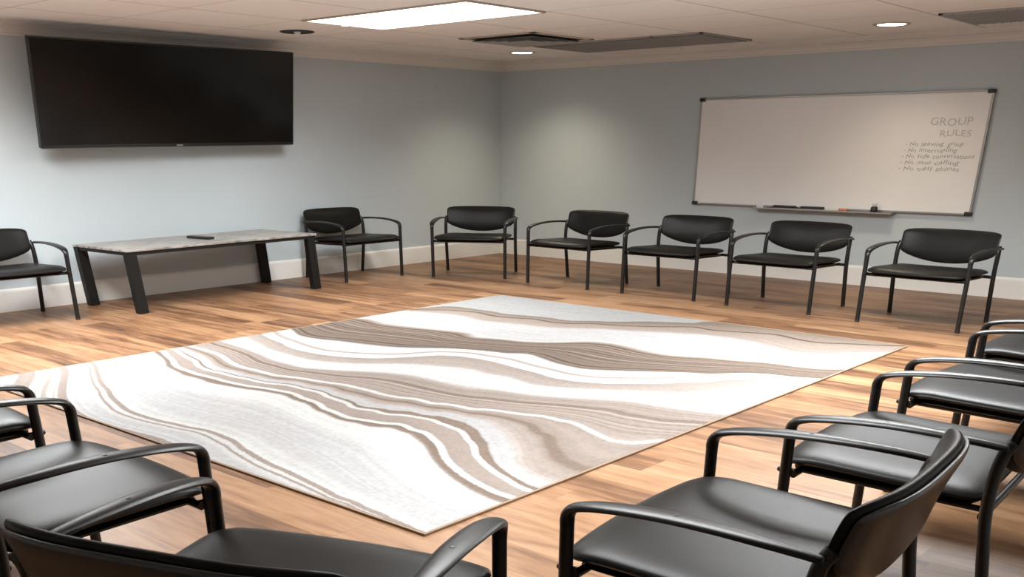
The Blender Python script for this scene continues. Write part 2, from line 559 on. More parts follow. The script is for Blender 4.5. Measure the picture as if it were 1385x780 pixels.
# stripe curves: (field value, points along the curve in rug coordinates)
STRIPES = [
    (0.000, [(1.48, 2.22), (1.77, 2.09), (1.84, 1.66), (1.82, 1.34), (1.89, 1.01), (1.92, 0.59), (2.1, 0.31), (2.32, 0.06), (2.54, -0.35), (2.66, -0.35), (2.78, -0.51)]),
    (0.300, [(1.4, 2.19), (1.71, 1.55), (1.77, 0.91), (1.91, 0.38), (2.1, -0.09), (2.38, -0.45), (2.34, -0.63), (2.43, -0.91), (2.51, -1.16), (2.43, -1.39), (2.41, -1.61), (2.51, -1.8), (2.62, -2.03)]),
    (0.654, [(1.32, 2.16), (1.41, 1.8), (1.39, 1.34), (1.37, 1.23), (1.44, 0.85), (1.51, 0.48), (1.68, 0.21), (1.82, -0.08), (2.05, -0.65), (2.08, -0.69), (2.08, -1.04), (1.98, -1.35), (1.85, -1.64), (1.92, -1.84), (2.09, -1.98), (2.33, -2.2)]),
    (1.304, [(0.73, 2.18), (0.68, 1.78), (0.72, 1.45), (0.78, 1.17), (0.72, 0.71), (0.83, 0.85), (0.8, 0.5), (0.85, 0.25), (0.97, 0.06), (1.2, -0.15), (1.25, -0.38), (1.18, -0.7), (1.16, -0.96), (1.23, -1.14), (1.26, -1.18), (1.32, -1.46), (1.39, -1.64), (1.41, -1.86), (1.45, -2.05), (1.58, -2.2)]),
    (1.944, [(-0.06, 2.2), (-0.2, 1.9), (-0.21, 1.71), (-0.14, 1.44), (-0.09, 1.15), (-0.02, 0.9), (0.14, 0.65), (0.31, 0.34), (0.3, 0.36), (0.38, 0.05), (0.47, -0.07), (0.43, -0.23), (0.34, -0.48), (0.31, -0.73), (0.39, -0.91), (0.53, -1.13), (0.73, -1.44), (0.77, -1.54), (0.92, -1.67), (1.03, -1.83), (1.07, -2.02), (1.14, -2.19)]),
    (2.129, [(-0.24, 2.18), (-0.41, 1.64), (-0.47, 1.24), (-0.34, 0.87), (-0.17, 0.64), (0.08, 0.49), (0.21, 0.24), (0.21, 0.17), (0.22, -0.19), (0.15, -0.59), (0.13, -0.86), (0.27, -1.15), (0.43, -1.34), (0.61, -1.51), (0.58, -1.58), (0.78, -1.68), (0.95, -1.88), (1.06, -2.19)]),
    (2.242, [(-0.34, 2.19), (-0.48, 1.72), (-0.58, 1.25), (-0.51, 0.89), (-0.4, 0.7), (-0.24, 0.57), (-0.0, 0.41), (0.1, 0.15), (0.11, 0.08), (0.06, -0.32), (-0.02, -0.73), (-0.01, -0.96), (0.07, -1.14), (0.23, -1.33), (0.52, -1.57), (0.48, -1.57), (0.68, -1.67), (0.84, -1.86), (0.99, -2.2)]),
    (2.530, [(-0.58, 2.14), (-0.75, 1.62), (-0.8, 1.19), (-0.75, 0.82), (-0.61, 0.57), (-0.44, 0.36), (-0.33, 0.09), (-0.25, -0.18), (-0.29, -0.28), (-0.27, -0.52), (-0.33, -0.82), (-0.24, -1.06), (-0.12, -1.27), (-0.0, -1.48), (0.18, -1.77), (0.23, -1.79), (0.44, -1.87), (0.58, -2.0), (0.73, -2.19)]),
    (2.826, [(-0.8, 2.12), (-0.86, 1.69), (-0.98, 1.18), (-1.0, 0.82), (-0.91, 0.62), (-0.78, 0.38), (-0.67, 0.11), (-0.66, -0.24), (-0.63, -0.53), (-0.66, -0.53), (-0.57, -0.79), (-0.51, -1.05), (-0.38, -1.31), (-0.25, -1.58), (-0.23, -1.77), (-0.19, -1.99), (-0.18, -1.97), (-0.13, -2.19)]),
    (3.045, [(-0.9, 2.13), (-0.93, 1.94), (-1.01, 1.48), (-1.1, 1.03), (-1.08, 0.72), (-1.01, 0.41), (-0.9, 0.15), (-0.87, -0.09), (-0.88, -0.37), (-0.85, -0.74), (-0.82, -0.77), (-0.76, -1.02), (-0.66, -1.24), (-0.58, -1.47), (-0.56, -1.72), (-0.53, -1.96), (-0.43, -2.13), (-0.53, -1.61), (-0.53, -1.87), (-0.49, -2.04), (-0.42, -2.18)]),
    (3.391, [(-1.09, 2.13), (-1.19, 1.53), (-1.29, 1.1), (-1.3, 0.76), (-1.22, 0.45), (-1.16, 0.14), (-1.18, -0.17), (-1.16, -0.4), (-1.14, -0.64), (-1.08, -0.95), (-1.05, -0.97), (-0.98, -1.21), (-0.92, -1.38), (-0.91, -1.58), (-0.95, -1.68), (-0.94, -1.52), (-0.98, -1.75), (-1.06, -1.94), (-1.06, -2.04), (-1.03, -1.86), (-1.08, -2.0), (-1.05, -2.1), (-0.96, -2.16), (-0.88, -2.2)]),
    (3.504, [(-1.13, 2.12), (-1.29, 1.44), (-1.33, 1.04), (-1.32, 0.72), (-1.26, 0.4), (-1.23, 0.14), (-1.23, -0.13), (-1.21, -0.45), (-1.18, -0.76), (-1.12, -0.99), (-1.19, -0.46), (-1.15, -0.74), (-1.09, -1.0), (-1.08, -1.14), (-1.08, -1.36), (-1.19, -1.59), (-1.35, -1.84), (-1.5, -2.04), (-1.52, -2.17)]),
    (3.559, [(-1.15, 2.11), (-1.34, 1.36), (-1.38, 0.96), (-1.36, 0.68), (-1.3, 0.35), (-1.29, 0.08), (-1.29, -0.19), (-1.26, -0.51), (-1.24, -0.81), (-1.19, -1.04), (-1.23, -0.51), (-1.19, -0.79), (-1.15, -1.05), (-1.12, -1.24), (-1.14, -1.41), (-1.26, -1.63), (-1.48, -1.85), (-1.61, -2.04), (-1.65, -2.18)]),
    (3.650, [(-1.42, 1.25), (-1.39, 0.85), (-1.33, 0.5), (-1.3, 0.16), (-1.34, -0.25), (-1.35, -0.52), (-1.3, -0.72), (-1.38, -0.32), (-1.3, -0.58), (-1.23, -0.83), (-1.23, -1.06), (-1.29, -1.3), (-1.46, -1.56), (-1.72, -1.83), (-1.83, -2.01), (-1.86, -2.18)]),
    (3.762, [(-1.21, 2.14), (-1.47, 1.18), (-1.46, 0.86), (-1.38, 0.45), (-1.41, 0.02), (-1.48, -0.32), (-1.45, -0.55), (-1.38, -0.79), (-1.41, -0.53), (-1.35, -0.71), (-1.32, -0.91), (-1.33, -1.1), (-1.4, -1.28), (-1.56, -1.5), (-1.74, -1.7), (-1.88, -1.91), (-1.95, -2.08), (-1.97, -2.18)]),
    (3.828, [(-1.25, 2.16), (-1.4, 1.61), (-1.5, 1.13), (-1.49, 0.81), (-1.42, 0.39), (-1.42, 0.08), (-1.49, -0.26), (-1.49, -0.51), (-1.43, -0.84), (-1.45, -1.01), (-1.51, -0.63), (-1.43, -0.87), (-1.47, -1.13), (-1.59, -1.37), (-1.78, -1.61), (-1.89, -1.8), (-1.97, -1.99), (-2.03, -2.16)]),
    (3.991, [(-1.35, 2.14), (-1.55, 1.67), (-1.62, 1.33), (-1.63, 0.98), (-1.61, 0.62), (-1.62, 0.63), (-1.57, 0.39), (-1.59, 0.11), (-1.67, -0.22), (-1.72, -0.52), (-1.66, -0.78), (-1.66, -1.0), (-1.68, -0.67), (-1.61, -0.87), (-1.64, -1.08), (-1.76, -1.32), (-1.96, -1.59), (-2.06, -1.79), (-2.13, -2.01), (-2.15, -2.18)]),
    (4.060, [(-1.44, 2.13), (-1.65, 1.6), (-1.72, 1.3), (-1.74, 0.93), (-1.67, 0.53), (-1.65, 0.48), (-1.62, 0.22), (-1.67, -0.08), (-1.74, -0.32), (-1.76, -0.64), (-1.7, -0.86), (-1.71, -1.03), (-1.77, -0.76), (-1.71, -0.93), (-1.76, -1.12), (-1.88, -1.35), (-2.04, -1.59), (-2.14, -1.79), (-2.21, -1.98), (-2.25, -2.15)]),
    (4.744, [(-1.95, 2.14), (-2.13, 1.7), (-2.31, 1.23), (-2.46, 0.8), (-2.51, 0.52), (-2.5, 0.25), (-2.47, 0.0), (-2.44, -0.18), (-2.46, -0.38), (-2.52, -0.57), (-2.46, -0.41), (-2.53, -0.64), (-2.58, -0.86), (-2.6, -1.05), (-2.64, -1.31), (-2.69, -1.57), (-2.71, -1.79), (-2.73, -2.03), (-2.73, -1.96)]),
    (4.799, [(-2.0, 2.1), (-2.17, 1.74), (-2.4, 1.18), (-2.55, 0.74), (-2.57, 0.41), (-2.54, 0.18), (-2.5, -0.05), (-2.51, -0.24), (-2.55, -0.48), (-2.54, -0.39), (-2.6, -0.65), (-2.66, -0.98), (-2.68, -1.22), (-2.71, -1.47), (-2.72, -1.68), (-2.74, -1.89)]),
    (4.994, [(-2.16, 2.19), (-2.38, 1.72), (-2.61, 1.27)]),
    (5.096, [(-2.27, 2.17), (-2.45, 1.8), (-2.62, 1.51)]),
    (5.255, [(-2.43, 2.17), (-2.56, 1.93), (-2.68, 1.74)]),
]


def stripe_field():
    pts, val = [], []
    for s, cv in STRIPES:
        for p in cv:
            pts.append(p); val.append(s)
    P = np.array(pts); V = np.array(val)
    _, idx = np.unique(P.round(2), axis=0, return_index=True)
    P, V = P[idx], V[idx]
    n = len(P)
    def U(d2):
        return np.where(d2 > 1e-12, 0.5 * d2 * np.log(np.maximum(d2, 1e-12)), 0.0)
    K = U(((P[:, None] - P[None]) ** 2).sum(-1)) + np.eye(n) * RUG_SMOOTH
    Q = np.c_[np.ones(n), P]
    A = np.block([[K, Q], [Q.T, np.zeros((3, 3))]])
    sol = np.linalg.solve(A, np.r_[V, np.zeros(3)])
    def f(X):
        out = np.empty(len(X))
        for i in range(0, len(X), 4000):
            x = X[i:i + 4000]
            out[i:i + 4000] = U(((x[:, None] - P[None]) ** 2).sum(-1)) @ sol[:n] + np.c_[np.ones(len(x)), x] @ sol[n:]
        return out
    return f


W_GREY, WHITE, WHITEB = (0.235, 0.232, 0.227), (0.295, 0.288, 0.286), (0.395, 0.388, 0.378)
BRN, DBRN, TAN, LTAN, DTAN = (0.120, 0.092, 0.074), (0.075, 0.055, 0.042), (0.215, 0.178, 0.156), (0.265, 0.231, 0.208), (0.142, 0.108, 0.086)
CLOUD = (0.325, 0.319, 0.317)


def stripe_colours():
    v = [s for s, _ in STRIPES]
    (c1, c1b, c2, c3, c4, c5, c6, c7, c8, c8b, c9, c10u, c10l, c11, c12, c14, c15, c17, c18, c19, c20, c21, c22) = v
    e = 0.010
    bands = [(c1 - 3.0, W_GREY), (c1 - e, W_GREY), (c1 + e, BRN), (c1b, (0.19, .152, .126)), (c2 - .06, TAN), (c2 - .02, LTAN),
             (c2 + .02, WHITE), (c3 - .05, WHITE), (c3 - .02, WHITEB), (c3 + .02, DTAN), (c3 + .10, BRN), (c4 - e, BRN), (c4 + e, WHITEB),
             (c6 + .01, WHITEB), (c6 + .02, TAN), (c7 - .03, LTAN), (c7, WHITEB), (c8 - .01, WHITEB), (c8 + .02, LTAN), (c8 + .08, TAN), (c9 - .04, TAN), (c9, LTAN), (c9 + .015, TAN),
             (c10u - .003, TAN), (c10u + .003, DTAN), (c10l - .002, DTAN), (c10l + .003, TAN), (c11 - .003, LTAN), (c11 + .003, WHITE), (c12 - .006, WHITE), (c12 + .006, DTAN), (c14 - .012, DTAN), (c14 + .012, TAN),
             (c15 - .01, TAN), (c15 + .01, DTAN), (c17 - .008, DTAN), (c17 + .012, WHITEB), (c17 + .15, WHITEB), (c17 + .25, CLOUD), (c18 - .16, CLOUD), (c18 - .05, WHITEB), (c19, WHITEB), (c19 + .05, CLOUD),
             (c20 - .06, CLOUD), (c20 + .02, WHITEB), (c22 + 2, WHITEB)]
    lines = [(c1b, .022, DBRN), (c5, .026, LTAN), (c6, .034, WHITEB), (c8b, .020, DTAN), (c9, .022, WHITEB), (c14, .019, WHITEB), (c15, .021, WHITEB), (c18, .018, TAN), (c19, .010, TAN),
             (c20, .030, TAN), (c20 + .045, .008, LTAN), (c21, .020, LTAN), (c21 + .05, .010, LTAN), (c22, .060, TAN)]
    return bands, lines


def make_rug():
    nx, ny = 300, 240
    root = thing('area_rug', (RUG_C[0], RUG_C[1], 0))
    hx, hy = (RUG_X1 - RUG_X0) / 2, (RUG_Y1 - RUG_Y0) / 2
    cx, cy = (RUG_X1 + RUG_X0) / 2 - RUG_C[0], (RUG_Y1 + RUG_Y0) / 2 - RUG_C[1]
    xs = np.linspace(cx - hx, cx + hx, nx); ys = np.linspace(cy - hy, cy + hy, ny)
    G = np.array([(x, y) for x in xs for y in ys])
    fld = stripe_field()
    S = fld(G)
    h_ = 0.01
    GR = np.sqrt(((fld(G + [h_, 0]) - fld(G - [h_, 0])) / (2 * h_)) ** 2 + ((fld(G + [0, h_]) - fld(G - [0, h_])) / (2 * h_)) ** 2)
    GR = np.maximum(GR, 0.06)
    v = [(x, y, RUG_T) for x, y in G]
    f = [(i * ny + j, (i + 1) * ny + j, (i + 1) * ny + j + 1, i * ny + j + 1) for i in range(nx - 1) for j in range(ny - 1)]
    # underside skirt so that the pile has thickness
    n0 = len(v)
    ring = [i * ny for i in range(nx)] + [(nx - 1) * ny + j for j in range(1, ny)] + [i * ny + ny - 1 for i in range(nx - 2, -1, -1)] + [j for j in range(ny - 2, 0, -1)]
    v += [(v[i][0], v[i][1], 0.001) for i in ring]
    k = len(ring)
    f += [(ring[i], n0 + i, n0 + (i + 1) % k, ring[(i + 1) % k]) for i in range(k)]
    f.append(tuple(n0 + i for i in range(k)))
    me = bpy.data.meshes.new('pile')
    me.from_pydata(v, [], f)
    at = me.attributes.new('stripe', 'FLOAT', 'POINT')
    at.data.foreach_set('value', np.r_[S, S[ring]].astype(np.float32))
    at = me.attributes.new('slope', 'FLOAT', 'POINT')
    at.data.foreach_set('value', np.r_[GR, GR[ring]].astype(np.float32))
    me.materials.append(rug_material(*stripe_colours()))
    o = bpy.data.objects.new('pile', me)
    COL.objects.link(o)
    o.parent = root
    w = 0.014
    b = MB()
    b.box((cx - hx - w, cy - hy - w, 0.001), (cx + hx + w, cy - hy, RUG_T), .003)
    b.box((cx - hx - w, cy + hy, 0.001), (cx + hx + w, cy + hy + w, RUG_T), .003)
    b.box((cx - hx - w, cy - hy, 0.001), (cx - hx, cy + hy, RUG_T), .003)
    b.box((cx + hx, cy - hy, 0.001), (cx + hx + w, cy + hy, RUG_T), .003)
    bd = b.build('edge_binding', M_BIND, root)
    bd['label'] = 'brown binding along the rug edge'
    tag(root, 'large cream and brown rug with flowing wavy stripes in the middle of the wooden floor', 'rug')


make_rug()

# ---------------------------------------------------------------- armchair
HW = 0.451          # half the distance between the two front legs
OX = 0.36           # the thing's origin sits at the middle of the footprint


def polar_pad(mid, normal, thick, m=5.0, rings=14, seg=72, edge=6.0):
    """cushion: superellipse outline mapped by mid(a, b) with a rounded edge"""
    vs, fs = [], []
    def outline(th):
        c, s = math.cos(th), math.sin(th)
        k = (abs(c) ** m + abs(s) ** m) ** (-1.0 / m)
        return c * k, s * k
    rs = [1 - (1 - i / rings) ** 1.7 for i in range(1, rings + 1)]
    for sgn in (1, -1):
        o = len(vs)
        p = Vector(mid(0, 0)); nrm = Vector(normal(0, 0))
        vs.append(p + nrm * sgn * thick / 2)
        for r in rs:
            h = thick / 2 * max(0.0, 1 - r ** edge) ** 0.5
            for j in range(seg):
                a, bb = outline(2 * PI * j / seg)
                a *= r; bb *= r
                vs.append(Vector(mid(a, bb)) + Vector(normal(a, bb)) * sgn * h)
        for j in range(seg):
            fs.append((o, o + 1 + j, o + 1 + (j + 1) % seg))
        for i in range(rings - 1):
            for j in range(seg):
                q0 = o + 1 + i * seg
                fs.append((q0 + j, q0 + seg + j, q0 + seg + (j + 1) % seg, q0 + (j + 1) % seg))
    return vs, fs


def back_point(a, z, off=0.0):
    """backrest surface: a in [-1, 1] across, z height; off is towards the sitter"""
    t = (z - 0.50) / 0.26
    x = -0.672 - 0.030 * t - 0.034 * max(0.0, t) ** 2.2
    x += -(0.012 * (1 - a * a) + 0.062 * (1 - a ** 4)) * (0.75 + 0.25 * t)          # concave across: the middle lies further back
    return x + off


def make_chair():
    root = thing('armchair', (0, 0, 0))
    L = lambda p: (p[0] + OX, p[1], p[2])
    # seat cushion
    def s_mid(a, bb):
        xf = 0.070 - 0.036 * bb * bb
        xb = -0.655
        x = xb + (a + 1) / 2 * (xf - xb)
        y = bb * (0.441 - 0.012 * (1 - a) / 2)
        z = 0.470 - 0.022 * (1 - a) / 2 - 0.012 * max(0, 1 - bb * bb) * max(0, 1 - a * a) - 0.022 * max(0.0, a - 0.55) ** 2 / 0.2
        return L((x, y, z))
    vs, fs = polar_pad(s_mid, lambda a, bb: (0, 0, 1), 0.060, m=13, edge=6)
    MB().add(vs, fs).build('seat', M_VINYL, root, True, 60)
    # pan under the seat
    def p_mid(a, bb):
        p = s_mid(a * 0.94, bb * 0.95)
        return (p[0] - 0.008, p[1], p[2] - 0.034)
    vs, fs = polar_pad(p_mid, lambda a, bb: (0, 0, 1), 0.024, m=9, rings=5, seg=48, edge=8)
    pan = MB().add(vs, fs).build('seat_pan', M_SHELL, root, True, 60)
    # frame under the seat: two cross tubes and two side rails
    b = MB()
    b.tube([L((-0.03, -HW, 0.418)), L((-0.03, HW, 0.418))], 0.014, 10)
    b.tube([L((-0.672, -HW, 0.402)), L((-0.672, HW, 0.402))], 0.014, 10)
    for s in (-1, 1):
        b.tube([L((-0.03, s * 0.36, 0.412)), L((-0.67, s * 0.36, 0.398))], 0.011, 8)
        b.tube([L((-0.03, s * (HW - .012), 0.425)), L((0.026, s * (HW - .012), 0.425)), L((0.034, s * (HW - .012), 0.425))], [.011, .011, .007], 10)
    b.build('seat_frame', M_METAL, root, True)
    # backrest cushion and shell
    zt = lambda a: 0.775 - 0.006 * a * a
    zb = lambda a: 0.486 + 0.085 * abs(a) ** 2.2
    def b_mid(off, grow):
        def f(a, bb):
            z = zb(a) - grow + (bb + 1) / 2 * (zt(a) - zb(a) + 2 * grow)
            hw = 0.440 + grow - 0.006 * (1 - bb) / 2
            return L((back_point(a, z, off), a * hw, z))
        return f
    def b_nrm(a, bb):
        n = Vector((1.0, -0.28 * a - 0.25 * a ** 3, 0.22 + 0.30 * max(0, bb)))
        return n.normalized()
    vs, fs = polar_pad(b_mid(0.0, 0.0), b_nrm, 0.064, m=10, edge=3)
    MB().add(vs, fs).build('backrest', M_VINYL, root, True, 60)
    vs, fs = polar_pad(b_mid(-0.027, -0.010), b_nrm, 0.022, m=8, rings=10, edge=9)
    sh = MB().add(vs, fs).build('back_shell', M_SHELL, root, True, 60)
    sh['label'] = 'dark brown plastic back shell'
    for s in (-1, 1):
        # front leg: straight tube that runs up into the armrest
        y = s * HW
        lg = MB().tube([L((0, y, 0.012)), L((0, y, 0.572))], 0.0205, 14).build('leg', M_METAL, root, True)
        MB().lathe([(.0, 0), (.019, 0), (.0212, .003), (.0214, .014), (.0200, .018), (.0, .018)], 16, L((0, y, 0.0))).build('glide', M_RUBBER, lg, True)
        # rear upright: foot, kink at the seat, leans back behind the cushion
        pth = bez([(-0.742, y, 0.012), (-0.706, y, 0.25), (-0.684, y, 0.40), (-0.682, y, 0.52), (-0.694, y - s * .002, 0.61), (-0.716, y - s * .010, 0.655)], 6)
        rl = MB().tube([L(p) for p in pth], 0.0205, 14).build('leg', M_METAL, root, True)
        MB().lathe([(.0, 0), (.019, 0), (.0212, .003), (.0214, .014), (.0200, .018), (.0, .018)], 16, L((-0.742, y, 0.0))).build('glide', M_RUBBER, rl, True)
        # armrest: the tube bends back, flattens into a broad thin arm and narrows again at the upright
        ctl = [((0.000, .000, .560), .0205, .0205), ((0.000, .000, .575), .0215, .0210), ((-0.004, .001, .593), .024, .0185), ((-0.018, .002, .610), .029, .0150), ((-0.045, .004, .622), .034, .0125),
               ((-0.10, .006, .634), .038, .0115), ((-0.20, .009, .646), .040, .0110), ((-0.32, .012, .653), .038, .0110), ((-0.44, .017, .654), .033, .0110), ((-0.55, .022, .651), .026, .0110),
               ((-0.63, .024, .647), .019, .0110), ((-0.700, .024, .642), .014, .0100), ((-0.708, .024, .641), .009, .006)]
        P = bez([q[0] for q in ctl], 4)
        wd = bez([(q[1], q[2], 0) for q in ctl], 4)
        sec = []
        for j in range(16):
            th = 2 * PI * j / 16
            sec.append((math.cos(th), math.sin(th)))
        b = MB().arm([L((p.x, s * (HW + p.y), p.z)) for p in P], [(w.x, w.y) for w in wd], sec)
        am = b.build('armrest', M_ARM, root, True, 50)
        MB().lathe([(.0, 0.0), (.008, 0.0), (.007, .003), (.0, .004)], 10, L((-0.33, s * (HW + .012), .6625))).build('screw_cap', M_METAL, am, True)
    return root


CHAIRS = [
    (-7.590, -0.947, -91.2, 'black armchair left of the low table, cut off by the left edge of the photo'),
    (-3.302, -0.856, -90.1, 'black armchair against the left wall, partly behind the right end of the low table'),
    (-2.480, -1.657, -150.0, 'black armchair turned diagonally in the far corner between the two grey walls'),
    (-2.354, -2.931, 178.0, 'black armchair just right of the corner chair, left of the whiteboard'),
    (-2.340, -4.287, 180.4, 'black armchair under the left end of the whiteboard'),
    (-2.364, -5.582, 178.3, 'black armchair under the middle of the whiteboard, below the marker tray'),
    (-2.446, -6.990, 178.8, 'black armchair under the right end of the whiteboard, beyond the rug corner'),
    (-5.291, -8.540, 90.0, 'farthest of the black armchairs down the right edge, mostly out of frame'),
    (-6.560, -8.595, 90.5, 'black armchair at the right edge, third from the front of the right row'),
    (-7.850, -8.630, 93.0, 'black armchair directly behind the closest right foreground chair'),
    (-9.083, -8.565, 94.5, 'closest black armchair in the right foreground, whole seat in view'),
    (-9.885, -8.105, 20.0, 'closest black armchair in the left foreground, its backrest cut by the bottom edge'),
    (-9.866, -6.914, -0.3, 'black armchair in the left foreground just behind the closest left one'),
    (-9.863, -5.675, 0.0, 'black armchair cut off at the left edge beside the rug corner'),
]
proto = make_chair()
for i, (x, y, a, lab) in enumerate(CHAIRS):
    o = proto if i == 0 else copy_tree(proto)
    t = math.radians(a)
    o.location = (x - OX * math.cos(t), y - OX * math.sin(t), 0)
    o.rotation_euler = (0, 0, t)
    tag(o, lab, 'chair', 'black vinyl armchairs set in a circle')

# ---------------------------------------------------------------- low table and remote control
TA, TLX, TLY, TH = 0.050, 1.180, 0.482, 0.590
tb = thing('low_table', (-5.484, -0.600, 0), TA)
MB().box((-TLX, -TLY, TH - .020), (TLX, TLY, TH), .004).build('tabletop', M_TABLE, tb)
b = MB()
for s in (-1, 1):
    b.box((-TLX + .012, s * (TLY - .026) - .014, TH - .052), (TLX - .012, s * (TLY - .026) + .014, TH - .020), .002)
    b.box((s * (TLX - .026) - .014, -TLY + .012, TH - .052), (s * (TLX - .026) + .014, TLY - .012, TH - .020), .002)
b.build('apron', M_TFRAME, tb)
for sx in (-1, 1):
    for sy in (-1, 1):
        b = MB()
        # flat legs that lean a little along the table, like a trestle knocked askew
        vs = []
        for z, dx in ((0.006, 0.03), (TH - .022, -0.012)):
            cx_ = sx * (TLX - 0.062) + dx
            cy_ = sy * (TLY - 0.045)
            vs += [(cx_ - .052, cy_ - .034, z), (cx_ + .052, cy_ - .034, z), (cx_ + .052, cy_ + .034, z), (cx_ - .052, cy_ + .034, z)]
        fs = [(0, 1, 2, 3), (4, 5, 6, 7), (0, 1, 5, 4), (1, 2, 6, 5), (2, 3, 7, 6), (3, 0, 4, 7)]
        lg = b.add(vs, fs).build('leg', M_TFRAME, tb)
        c0 = vs[0]
        MB().box((c0[0] + .006, c0[1] + .006, 0), (c0[0] + .098, c0[1] + .062, .008), .002).build('foot_pad', M_RUBBER, lg)
tag(tb, 'low black-framed table with a mottled grey weathered top against the left wall under the television', 'table')

rm = thing('remote_control', (-5.49, -0.60, TH), math.radians(-82))
b = MB().box((-.17, -.042, .001), (.17, .042, .026), .008)
b.build('case', M_BLACKP, rm, True)
b = MB()
for i in range(9):
    for j in range(3):
        b.box((-.14 + i * .030, -.026 + j * .020, .024), (-.124 + i * .030, -.014 + j * .020, .030), .002)
bt = b.build('buttons', M_GREYP, rm)
bt['label'] = 'grey rubber buttons'
tag(rm, 'black remote control lying on the mottled table top', 'remote control')

# ---------------------------------------------------------------- television
tv = thing('television', (-5.380, -0.320, 1.925))
TVW, TVH = 1.474, 0.462
tv.rotation_euler = (0, -0.010, 0)
tilt = math.atan2(0.15, 0.92)
R = Matrix.Rotation(tilt, 3, 'X')            # top leans into the room
# local frame: screen faces -y
b = MB().box((-TVW, 0.0, -TVH), (TVW, 0.045, TVH), .006, R)
b.build('casing', M_TVBODY, tv)
b = MB().box((-TVW + .014, -.004, -TVH + .030), (TVW - .014, .002, TVH - .014), .001, R)
b.build('screen', M_SCREEN, tv)
b = MB()
for s in (-1, 1):
    b.box((s * (TVW - .006) - .006, -.008, -TVH), (s * (TVW - .006) + .006, .003, TVH), .001, R)
b.box((-TVW, -.008, TVH - .012), (TVW, .003, TVH), .001, R)
b.box((-TVW, -.008, -TVH), (TVW, .003, -TVH + .026), .001, R)
b.build('bezel', M_TVBODY, tv)
b = MB().box((-.035, -.011, -TVH + .006), (.035, -.007, -TVH + .020), .001, R)
em = b.build('badge', M_SILVER, tv)
em['label'] = 'small silver badge'
b = MB().box((-TVW + .02, -.010, -TVH - .003), (TVW - .02, .010, -TVH + .003), .001, R)
b.build('lower_trim', mat('dark_grey_metal_trim', (0.10, 0.10, 0.10), 0.3, metal=0.6), tv)
b = MB().box((-.45, .045, -.25), (.45, .075, .25), .004, R)
b.box((-.40, .315, -.20), (.40, .333, .20), .003)
b.box((-.30, .05, -.12), (-.24, .32, -.06), .003)
b.box((.24, .05, -.12), (.30, .32, -.06), .003)
b.box((-.30, .05, .06), (-.24, .32, .12), .003)
b.box((.24, .05, .06), (.30, .32, .12), .003)
b.build('wall_bracket', M_TVBODY, tv)
tag(tv, 'large black flat screen television hung tilted high on the left wall', 'television')

# ---------------------------------------------------------------- whiteboard with writing, tray and what lies on it
wbY0, wbY1, wbZ0, wbZ1 = -6.632, -3.255, 0.797, 1.978
wb = thing('whiteboard', (WY, (wbY0 + wbY1) / 2, (wbZ0 + wbZ1) / 2))
hw, hh = (wbY1 - wbY0) / 2, (wbZ1 - wbZ0) / 2
MB().box((-.030, -hw + .01, -hh + .01), (-.001, hw - .01, hh - .01)).build('board_surface', M_BOARD, wb)
b = MB()
for s in (-1, 1):
    b.box((-.040, s * (hw - .012) - .012, -hh), (-.0, s * (hw - .012) + .012, hh), .003)
    b.box((-.040, -hw, s * (hh - .010) - .010), (-.0, hw, s * (hh - .010) + .010), .003)
fr = b.build('frame', M_SILVER, wb)
fr['label'] = 'thin aluminium frame'
for sy in (-1, 1):
    for sz in (-1, 1):
        b = MB().box((-.046, sy * (hw - .032) - .040, sz * (hh - .016) - .020), (-.0, sy * (hw - .032) + .040, sz * (hh - .016) + .020), .010)
        b.build('corner_cap', M_BLACKP, wb, True)


def writing(txt, y0, y1, z, height, ink, parent, shear=0.0):
    """marker lettering between y0 (left) and y1 (right) at height z on the board"""
    cu = bpy.data.curves.new('writing', 'FONT')
    cu.body = txt
    cu.size = 1.0
    cu.shear = shear
    cu.extrude = 0.0
    cu.resolution_u = 2
    tmp = bpy.data.objects.new('writing', cu)
    COL.objects.link(tmp)
    bpy.context.view_layer.update()
    me = bpy.data.meshes.new_from_object(tmp.evaluated_get(bpy.context.evaluated_depsgraph_get()))
    bpy.data.objects.remove(tmp)
    xs = [v.co.x for v in me.vertices]; zs = [v.co.y for v in me.vertices]
    mnx, mxx, mny, mxy = min(xs), max(xs), min(zs), max(zs)
    rnd = random.Random(txt)
    ph = rnd.random() * 6
    cy = (wbY0 + wbY1) / 2; cz = (wbZ0 + wbZ1) / 2
    for v in me.vertices:
        u = (v.co.x - mnx) / (mxx - mnx)
        yy = y0 + (y1 - y0) * u
        zz = z + (v.co.y - 0.0) * height + 0.006 * math.sin(u * 9 + ph)
        v.co = (-.0315, yy - cy, zz - cz)
    me.materials.clear()
    me.materials.append(ink)
    o = bpy.data.objects.new('writing', me)
    COL.objects.link(o)
    o.parent = parent
    return o


w_ = writing('GROUP', -6.045, -6.475, 1.655, .105, M_INKF, wb)
w_['label'] = 'faded heading GROUP in grey marker'
w_ = writing('RULES', -6.165, -6.480, 1.555, .085, M_INKF, wb)
w_['label'] = 'faded heading RULES in grey marker'
for t_, y0, y1, z_ in (('- No leaving group', -5.822, -6.425, 1.462), ('- No interrupting', -5.815, -6.370, 1.402), ('- No side conversations', -5.803, -6.555, 1.344),
                       ('- No name calling', -5.795, -6.415, 1.284), ('- No cell phones', -5.787, -6.425, 1.224)):
    total, at_ = len(t_), 0
    for word in t_.replace('- No', '-_No').split(' '):
        n_ = len(word)
        ya, yb = y0 + (y1 - y0) * at_ / total, y0 + (y1 - y0) * (at_ + n_) / total
        w_ = writing(word.replace('_', ' '), ya, yb, z_, .060, M_INK, wb, 0.15)
        w_['label'] = 'handwritten words in dark marker'
        at_ += n_ + 1
tag(wb, 'wide white dry erase board with aluminium frame and black corner caps on the right wall', 'whiteboard')
ty = thing('marker_tray', (WY, -4.978, .783))
b = MB()
